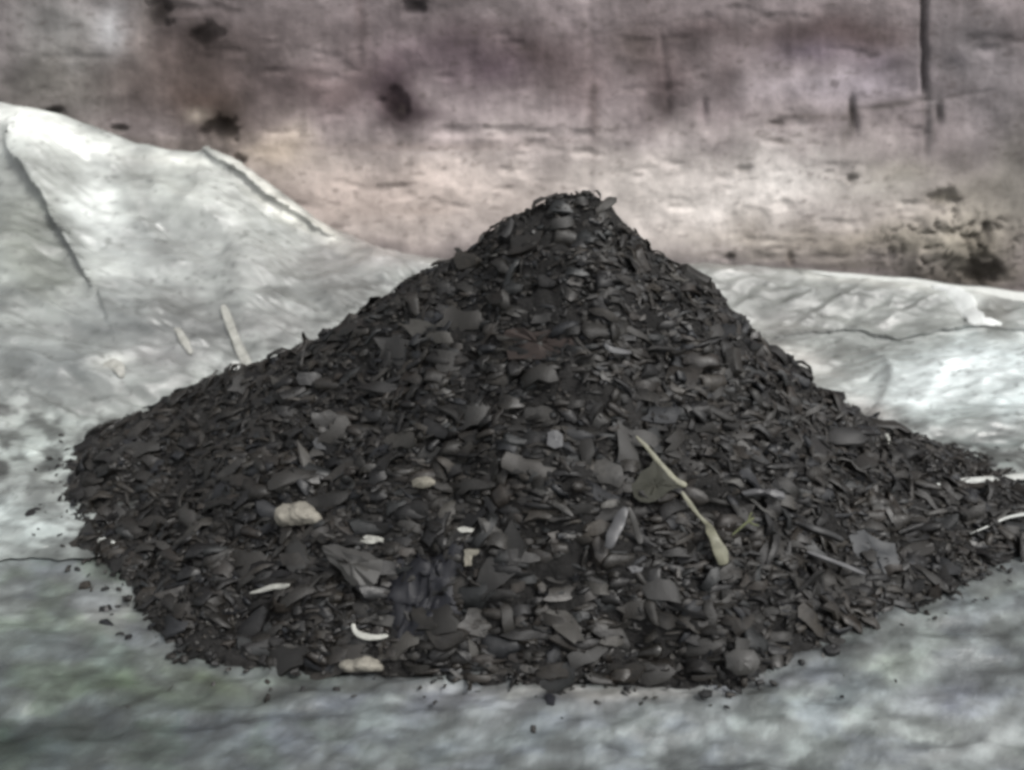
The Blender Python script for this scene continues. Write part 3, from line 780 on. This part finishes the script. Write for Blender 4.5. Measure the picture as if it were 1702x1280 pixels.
def piece(name, outline, mat, label, cat, anchor=None, lift=0.02, th=0.004, bulge=0.0, group=None, on='heap', lean=0.75, z_extra=None, curv=0.0):
    """a plate whose outline (pixels) is laid on a plane through the heap surface there; real thickness, uneven surface"""
    rj = random.Random(sum(map(ord, label))); o2 = []
    for i_, (a, b) in enumerate(outline):      # broken, uneven rim
        c_, d_ = outline[(i_ + 1) % len(outline)]; L_ = math.hypot(c_ - a, d_ - b)
        o2.append((a + rj.uniform(-.06, .06) * L_, b + rj.uniform(-.06, .06) * L_))
        o2.append(((a + c_) / 2 + rj.uniform(-.13, .13) * L_, (b + d_) / 2 + rj.uniform(-.13, .13) * L_))
    outline = o2
    cxp = sum(p[0] for p in outline) / len(outline); cyp = sum(p[1] for p in outline) / len(outline)
    if bulge >= 0.012: outline = [(cxp + (a - cxp) * 1.16, cyp + (b - cyp) * 1.16) for a, b in outline]
    if anchor: cxp, cyp = anchor
    if on == 'heap':
        c = heap_hit(cxp, cyp); n = heap_normal(np.array([c[0]]), np.array([c[1]]))[0]
    elif on == 'sheet':
        c = sheet_hit(cxp, cyp); e = 0.03
        z = lambda a, b: float(sheet_macro(np.array([a]), np.array([b]))[0])
        n = np.array([-(z(c[0] + e, c[1]) - z(c[0] - e, c[1])) / (2 * e), -(z(c[0], c[1] + e) - z(c[0], c[1] - e)) / (2 * e), 1.0]); n /= np.linalg.norm(n)
        c = c.copy(); c[2] = float(sheet_z(np.array([c[0]]), np.array([c[1]]))[0])
    else:
        c = at_z(cxp, cyp, 0.0); n = np.array([0, 0, 1.0])
    back_ = -ray(cxp, cyp)
    n = n * lean + back_ * (1 - lean) * 1.0; n /= np.linalg.norm(n)
    c = c + n * lift
    pts = []
    for (px, py) in outline:
        d = ray(px, py); t = float((c - CAM) @ n) / float(d @ n)
        pts.append(CAM + d * t)
    pts = np.array(pts); cen = pts.mean(0)
    m = len(pts)
    rings = [1.0, 0.62, 0.25]
    size_ = np.linalg.norm(pts - cen, axis=1).max()
    V, F = [], []
    rr = random.Random(hash(label) % 9973 if False else sum(map(ord, label)))
    for side in (1, -1):
        for ri, rg in enumerate(rings):
            for p in pts:
                v = cen + (p - cen) * (rg * (0.97 if side < 0 and ri == 0 else 1))
                up = bulge * (1 - rg ** 2) if side > 0 else 0
                up += curv * (rg ** 2)
                if ri: up += rr.uniform(-1, 1) * size_ * 0.06
                V.append(v + n * (up + side * th / 2 * (1 if ri else 0.8)))
        V.append(cen + n * ((bulge if side > 0 else 0) + side * th / 2))
    per = len(rings) * m + 1
    for s_ in (0, 1):
        o_ = s_ * per
        for ri in range(len(rings) - 1):
            for k in range(m):
                a, b_, c_, d_ = o_ + ri * m + k, o_ + ri * m + (k + 1) % m, o_ + (ri + 1) * m + (k + 1) % m, o_ + (ri + 1) * m + k
                F.append((a, b_, c_, d_) if s_ == 0 else (d_, c_, b_, a))
        for k in range(m):
            a, b_, ce = o_ + 2 * m + k, o_ + 2 * m + (k + 1) % m, o_ + 3 * m
            F.append((a, b_, ce) if s_ == 0 else (ce, b_, a))
    for k in range(m):
        F.append((per + k, per + (k + 1) % m, (k + 1) % m, k))
    origin = cen
    sharp = bulge < 0.012
    me = bpy.data.meshes.new(name)
    me.from_pydata([tuple(np.array(v) - origin) for v in V], [], F)
    me.polygons.foreach_set("use_smooth", [True] * len(me.polygons))
    me.update()
    if sharp: me.set_sharp_from_angle(angle=0.5)
    o = link(name, me, mat)
    o.location = origin
    if bulge >= 0.012:
        bmn = o.modifiers.new("sub", 'SUBSURF'); bmn.levels = 3; bmn.render_levels = 3
        dm = o.modifiers.new("rough", 'DISPLACE'); dm.texture = CLOUDS; dm.strength = size_ * 0.4; dm.mid_level = 0.5; dm.texture_coords = 'LOCAL'
    o["label"] = label; o["category"] = cat
    if group: o["group"] = group
    return o

def ribbon(name, pts, mat, label, cat, th=0.003, roll=0.0, parent=None, on='heap', lift=None):
    """strip along pixel points (px, py, width_px, lift_m)"""
    if len(pts) > 2:
        q_ = np.array(pts, float); t0 = np.arange(len(q_)); t1 = np.linspace(0, len(q_) - 1, 2 * len(q_) - 1)
        pts = [tuple(v) for v in np.stack([np.interp(t1, t0, q_[:, k]) for k in range(4)], 1)]
    C3 = []
    for (px, py, w, lf) in pts:
        if on == 'heap': c = heap_hit(px, py)
        else:
            c = sheet_hit(px, py).copy(); c[2] = float(sheet_z(np.array([c[0]]), np.array([c[1]]))[0])
        v = c + (-ray(px, py)) * lf
        C3.append((v, w / ppm(v)))
    V, F = [], []
    rr = random.Random(int(pts[0][0] * 7 + pts[0][1]))
    for i_, (v, w) in enumerate(C3):
        a = C3[max(i_ - 1, 0)][0]; b_ = C3[min(i_ + 1, len(C3) - 1)][0]
        t = (b_ - a) / (np.linalg.norm(b_ - a) + 1e-9)
        n = -ray(*pts[i_][:2]) + np.array([0, 0, 0.5]); n /= np.linalg.norm(n)
        s = np.cross(t, n); s /= np.linalg.norm(s) + 1e-9
        nn = np.cross(s, t)
        s2 = s * math.cos(roll) + nn * math.sin(roll)
        n2 = nn * math.cos(roll) - s * math.sin(roll)
        jw = {q_: rr.uniform(0.7, 1.15) for q_ in (1, 0, -1)}; jz = {q_: rr.uniform(-0.10, 0.10) * w for q_ in (1, 0, -1)}
        for sgn, e in ((1, 1), (0, 1), (-1, 1), (-1, -1), (0, -1), (1, -1)):
            arch = 0.05 * w if sgn == 0 else 0
            V.append(v + s2 * w / 2 * sgn * jw[sgn] + n2 * (e * th / 2 + arch + jz[sgn]))
    for i_ in range(len(C3) - 1):
        for k in range(6):
            a = i_ * 6 + k; b_ = i_ * 6 + (k + 1) % 6
            F.append((a, b_, b_ + 6, a + 6))
    F.append((5, 4, 3, 2, 1, 0)); e = (len(C3) - 1) * 6; F.append((e, e + 1, e + 2, e + 3, e + 4, e + 5))
    org = C3[0][0] if parent is None else np.array(parent.location)
    me = bpy.data.meshes.new(name)
    me.from_pydata([tuple(np.array(v) - org) for v in V], [], F)
    me.polygons.foreach_set("use_smooth", [True] * len(me.polygons)); me.update()
    o = link(name, me, mat, parent)
    if parent is None: o.location = org
    s_ = o.modifiers.new("sub", 'SUBSURF'); s_.levels = 2; s_.render_levels = 2
    if label: o["label"] = label
    if cat: o["category"] = cat
    return o

M_STONE = plain("pale_stone", tuple(lin((112, 109, 101))), 0.85, 0.2, scale=60)
M_TAN = plain("tan_chip", tuple(lin((104, 101, 92))), 0.7, 0.3, scale=60)
M_WHITE = plain('white_plastic', tuple(lin((140, 140, 134))), 0.5, 0.35, 0.6, 1.2, 55)
M_GREY = plain("grey_plastic", tuple(lin((50, 49, 47))), 0.5, 0.45, 0.75, 1.2, 22)
M_GREY2 = plain("light_grey_plastic", tuple(lin((66, 66, 67))), 0.45, 0.5, 0.75, 1.2, 22)
M_OLIVE = plain("olive_board", tuple(lin((42, 42, 35))), 0.75, 0.3, 0.75, 1.2, 30)
M_STRAW = plain("pale_straw", tuple(lin((106, 105, 90))), 0.55, 0.4, 0.7, 1.15, 60)
M_BROWN = plain("reddish_board", tuple(lin((44, 37, 34))), 0.75, 0.3, 0.75, 1.2, 30)
M_NAVY = plain("navy_bag", tuple(lin((12, 13, 19))), 0.6, 0.35, 0.7, 1.3, 20)
M_BLUEG = plain("blue_grey_plate", tuple(lin((38, 40, 42))), 0.55, 0.4, 0.75, 1.2, 20)
M_DARK = plain("dark_chip", tuple(lin((22, 22, 22))), 0.5, 0.4)
M_TWIG = plain("green_twig", tuple(lin((82, 86, 58))), 0.7, 0.3)

piece("pale_stone", [(457, 862), (464, 848), (478, 838), (498, 837), (514, 842), (524, 856), (530, 868), (500, 872), (474, 870)], M_STONE,
      "pale grey rounded stone, biggest light lump on the left half of the heap", "stone", lift=0.022, th=0.02, bulge=0.02, lean=0.35)
piece("tan_chip", [(684, 800), (692, 794), (708, 792), (722, 799), (724, 806), (704, 811), (686, 809)], M_TAN,
      "small pale tan chip perched above a dark gap, below the middle of the heap", "chip", lift=0.02, th=0.01, bulge=0.008, lean=0.5)
piece("white_sliver", [(596, 894), (610, 890), (630, 893), (646, 897), (642, 903), (620, 903), (600, 900)], M_WHITE,
      "flat white sliver lying level just above the large grey flake", "plastic sliver", lift=0.022, th=0.004, lean=0.6)
ribbon("curved_sliver", [(414, 986, 3, .02), (434, 981, 8, .022), (455, 975, 13, .026), (472, 974, 11, .026), (482, 972, 4, .022)], M_WHITE,
       "white curved sliver tapering to a point near the left foot of the heap", "plastic sliver")
ribbon("bent_white_strip", [(587, 1036, 7, .025), (588, 1046, 9, .025), (595, 1054, 11, .024), (612, 1059, 11, .024), (634, 1059, 10, .024), (646, 1056, 6, .022)], M_WHITE,
       "white strip bent into an L beside the dark blue bag", "plastic strip")
piece("large_grey_flake", [(536, 908), (556, 903), (590, 912), (614, 920), (636, 930), (634, 952), (624, 972), (606, 985), (586, 972), (566, 948), (548, 934), (540, 918)], M_GREY,
      "largest flat grey flake, pointed at its lower end, left of the heap's foot centre", "plastic flake", lift=0.03, th=0.005, bulge=0.008, lean=0.6)
piece("olive_flake", [(1046, 808), (1066, 786), (1088, 757), (1104, 776), (1122, 800), (1136, 812), (1110, 818), (1090, 832), (1070, 836), (1054, 826)], M_OLIVE,
      "olive brown kite shaped flake tucked under the pale straw strip", "plastic flake", lift=0.026, th=0.005, lean=0.55)
st = ribbon("straw_strip", [(1056, 724, 4, .03), (1072, 740, 8, .034), (1090, 762, 9, .036), (1108, 782, 10, .036), (1126, 800, 11, .036), (1142, 808, 12, .034)], M_STRAW,
            "long pale straw coloured strip running diagonally down the right half of the heap", "strip")
st2 = ribbon("lower_length", [(1132, 816, 6, .033), (1146, 836, 10, .033), (1160, 856, 7, .033), (1176, 872, 8, .032), (1182, 884, 19, .032), (1190, 902, 22, .032), (1199, 922, 25, .03), (1204, 940, 27, .024)], M_STRAW, None, None, parent=st)
fs = link("folded_grey_strip", None); fp = heap_hit(1035, 890); fs.location = fp
fs["label"] = "light grey strip folded over like a peaked tent, under the olive flake"; fs["category"] = "plastic strip"
ribbon("near_leg", [(1040, 842, 10, .05), (1034, 858, 24, .052), (1026, 876, 28, .048), (1018, 894, 24, .042), (1008, 912, 12, .034)], M_GREY2, None, None, parent=fs)
ribbon("far_leg", [(1044, 842, 8, .048), (1052, 862, 12, .044), (1058, 884, 14, .036), (1066, 905, 10, .024)], M_GREY, None, None, parent=fs)
tw = ribbon("green_twig", [(1216, 890, 3, .025), (1230, 878, 3.5, .03), (1244, 866, 4, .034), (1254, 860, 4, .036)], M_TWIG,
            "thin yellow green twig with forked tips on the right of the heap", "twig")
ribbon("fork", [(1244, 866, 3, .034), (1252, 872, 3, .034), (1262, 874, 2.5, .034)], M_TWIG, None, None, parent=tw)
ribbon("fork", [(1244, 866, 3, .034), (1246, 858, 3, .036), (1250, 851, 2.5, .036)], M_TWIG, None, None, parent=tw)
piece("reddish_board", [(838, 552), (870, 548), (910, 550), (952, 553), (958, 580), (950, 596), (900, 600), (846, 598), (836, 575)], M_BROWN,
      "flat reddish brown board lying in the upper middle of the heap", "board", lift=0.006, th=0.006, lean=0.85)
piece("blue_grey_plate", [(1410, 892), (1436, 882), (1452, 893), (1488, 905), (1498, 934), (1476, 958), (1462, 946), (1430, 944), (1418, 918)], M_BLUEG,
      "flat blue grey plate lying near the right foot of the heap", "plastic plate", lift=0.016, th=0.005, lean=0.7)
piece("rounded_grey_strip", [(1232, 818), (1256, 811), (1280, 812), (1302, 820), (1306, 830), (1286, 829), (1256, 824), (1238, 826)], M_GREY2,
      "light grey rounded strip catching the light right of the straw strip", "plastic strip", lift=0.032, th=0.008, bulge=0.008, lean=0.5)
piece("square_grey_chip", [(910, 718), (926, 715), (936, 722), (936, 742), (922, 746), (908, 740)], M_GREY2,
      "small squarish light grey chip standing just right of the heap's centre line", "chip", lift=0.026, th=0.004, lean=0.3)
piece("upright_beige_chip", [(772, 915), (780, 912), (796, 913), (797, 920), (786, 924), (784, 940), (773, 942), (771, 928)], M_TAN,
      "small beige hooked chip standing upright low on the heap's middle", "chip", lift=0.03, th=0.004, lean=0.3)
piece("tiny_white_chip", [(760, 879), (772, 876), (788, 879), (784, 885), (768, 886)], M_WHITE, "tiny white chip lying right of the level white sliver", "chip", lift=0.024, th=0.003, lean=0.5)
piece("tiny_white_chip", [(1470, 722), (1476, 720), (1480, 730), (1478, 740), (1472, 733)], M_WHITE, "tiny white chip high on the right shoulder of the heap", "chip", lift=0.012, th=0.003, lean=0.3)
piece("bright_chip", [(1044, 944), (1056, 940), (1070, 943), (1066, 950), (1050, 952)], M_GREY2, "small bright grey chip below the folded grey strip", "chip", lift=0.03, th=0.004, lean=0.4)
piece("foot_lump", [(566, 1106), (580, 1097), (602, 1094), (624, 1100), (632, 1110), (610, 1117), (580, 1116)], M_STONE,
      "dusty grey rounded lump at the front foot of the heap, below the bent white strip", "stone", lift=0.012, th=0.02, bulge=0.015, lean=0.5)
piece("foot_slab", [(1204, 1090), (1222, 1078), (1250, 1082), (1262, 1100), (1250, 1118), (1222, 1122), (1206, 1110)], M_GREY,
      "grey slab half resting on the pale ground at the right front foot of the heap", "stone", lift=0.02, th=0.02, bulge=0.01, lean=0.5)
ribbon("long_dark_bar", [(1320, 868, 8, .036), (1350, 878, 14, .04), (1380, 888, 15, .04), (1402, 900, 10, .036)], M_DARK, "straight near-black bar lying left of the blue grey plate", "plastic bar", th=0.012)
ribbon("long_grey_splinter", [(1338, 916, 5, .034), (1370, 928, 9, .038), (1404, 940, 10, .038), (1440, 956, 7, .034)], M_GREY2, "long light grey splinter slanting down under the near-black bar", "splinter", th=0.006)
ribbon("curled_grey_strip", [(1004, 572, 6, .026), (1014, 580, 12, .03), (1030, 584, 12, .03), (1050, 586, 8, .026)], M_GREY2, "curled light grey strip right of the reddish brown board", "plastic strip")
ribbon("stalk", [(1168, 470, 3, .01), (1184, 466, 3, .03), (1196, 460, 2.5, .05), (1204, 455, 2, .06)], M_DARK, "thin dark stalk poking out of the heap's right slope", "stalk")
piece("dark_chip", [(42, 856), (50, 848), (60, 844), (68, 846), (64, 854), (54, 858), (44, 860)], M_DARK, "lone dark chip lying on the pale sheet left of the heap", "chip", on='sheet', lift=0.006, th=0.008, lean=0.8)
piece("ground_chip", [(1160, 1152), (1170, 1147), (1184, 1150), (1184, 1157), (1168, 1160)], M_DARK, "small dark chip on the pale ground in front of the heap, right of centre", "chip", on='ground', lift=0.012, th=0.008, lean=0.9)
piece("ground_chip", [(904, 1158), (914, 1153), (924, 1160), (922, 1172), (910, 1172)], M_NAVY, "small bluish dark chip on the pale ground in front of the heap, near centre", "chip", on='ground', lift=0.012, th=0.008, lean=0.9)
piece("foot_chip", [(1366, 1078), (1384, 1072), (1398, 1076), (1396, 1086), (1376, 1088)], M_DARK, "black chip on the ground off the heap's right front foot", "chip", on='ground', lift=0.014, th=0.012, lean=0.8)

# turned-up edges of the sheet that show over the scrap at the far right and left
def fold_part(pts, th=0.004, on='heap'):
    o = ribbon('folded_edge', pts, M_EDGE, None, None, th=th, parent=sheet, on=on)
    return o
M_EDGE = plain("sheet_edge", tuple(lin((170, 172, 168)) * 0.9), 0.5, 0.4, 0.8, 1.1, 25)
fold_part([(1556, 806, 5, .02), (1585, 801, 13, .03), (1625, 799, 15, .034), (1670, 795, 13, .034), (1712, 792, 13, .03), (1760, 790, 10, .02)])
fold_part([(1610, 888, 2, .012), (1640, 876, 3, .016), (1672, 860, 5, .02), (1712, 853, 7, .02)])
fold_part([(192, 902, 6, .015), (165, 898, 18, .02), (135, 902, 22, .018), (100, 908, 16, .012), (60, 915, 8, .008)])

# white scraps lying on the sheet at the left
ribbon("white_plastic_strip", [(372, 516, 12, .006), (384, 545, 16, .01), (397, 575, 18, .012), (414, 604, 20, .01), (424, 614, 12, .006)], M_WHITE,
       "long white plastic strip lying down the creased sheet left of the heap", "plastic strip", on='sheet')
ribbon("torn_white_scrap", [(286, 534, 8, .006), (298, 548, 14, .01), (306, 566, 16, .01), (318, 582, 8, .006)], M_WHITE,
       "short torn white scrap on the sheet, left of the long white strip", "plastic scrap", on='sheet')
ribbon("white_rag", [(170, 604, 14, .006), (186, 602, 22, .012), (198, 612, 22, .012), (204, 628, 10, .006)], M_WHITE,
       "crumpled white rag of plastic on the sheet, farthest left of the white scraps", "plastic scrap", on='sheet')
M_FOAM = plain('white_film', (0.55, 0.565, 0.55), 0.5, 0.3, 0.8, 1.15, 30)
def disc_px(cx, cy, rx, ry, n=11):
    return [(cx + rx * math.cos(2 * math.pi * i / n), cy + ry * math.sin(2 * math.pi * i / n)) for i in range(n)]
fl = ribbon("torn_white_flap", [(1548, 478, 10, .01), (1570, 488, 22, .015), (1588, 500, 40, .02), (1604, 516, 46, .024), (1614, 530, 26, .024), (1626, 541, 30, .024), (1646, 545, 22, .02), (1664, 549, 6, .012)], M_FOAM,
       "bright white torn flap of plastic hanging down from the sheet's far edge", "plastic flap", on='sheet')
fold_part([(1340, 457, 4, .006), (1430, 464, 11, .01), (1520, 472, 15, .01), (1600, 483, 12, .01), (1660, 490, 20, .01), (1740, 496, 22, .01)], on='sheet')

# dark blue bag crumpled at the foot of the heap
def bag():
    c = heap_hit(705, 1005); n = 26
    V, F = [], []
    for a in range(n):
        for b_ in range(n):
            u_ = a / (n - 1) * 2 - 1; v_ = b_ / (n - 1) * 2 - 1
            x = c[0] + u_ * 0.07 + (float(fbm(np.array([u_ * 2]), np.array([v_ * 2]), 0.8, seed=801)[0]) - .5) * 0.05
            y = c[1] + v_ * 0.06 + (float(fbm(np.array([u_ * 2]), np.array([v_ * 2]), 0.8, seed=805)[0]) - .5) * 0.05
            r = math.hypot(u_, v_)
            hz = float(heap_h(np.array([x]), np.array([y]))[0])
            z = hz + 0.028 * max(0, 1 - r * r * 0.7) + (float(ridged(np.array([u_]), np.array([v_]), 0.55, 0.3, 2, 811, 0.6)[0]) - 0.2) * 0.013 * max(0, 1.2 - r) - 0.004
            if r > 1.15: z -= 0.02
            V.append((x - c[0], y - c[1], z - c[2]))
    for a in range(n - 1):
        for b_ in range(n - 1):
            k = a * n + b_
            F.append((k, k + n, k + n + 1, k + 1))
    me = bpy.data.meshes.new("bag"); me.from_pydata(V, [], F)
    me.polygons.foreach_set("use_smooth", [True] * len(me.polygons)); me.update()
    o = link("crumpled_bag", me, M_NAVY); o.location = c
    s_ = o.modifiers.new("t", 'SOLIDIFY'); s_.thickness = 0.002
    o["label"] = "crumpled dark navy plastic bag near the front foot of the heap"; o["category"] = "bag"
bag()
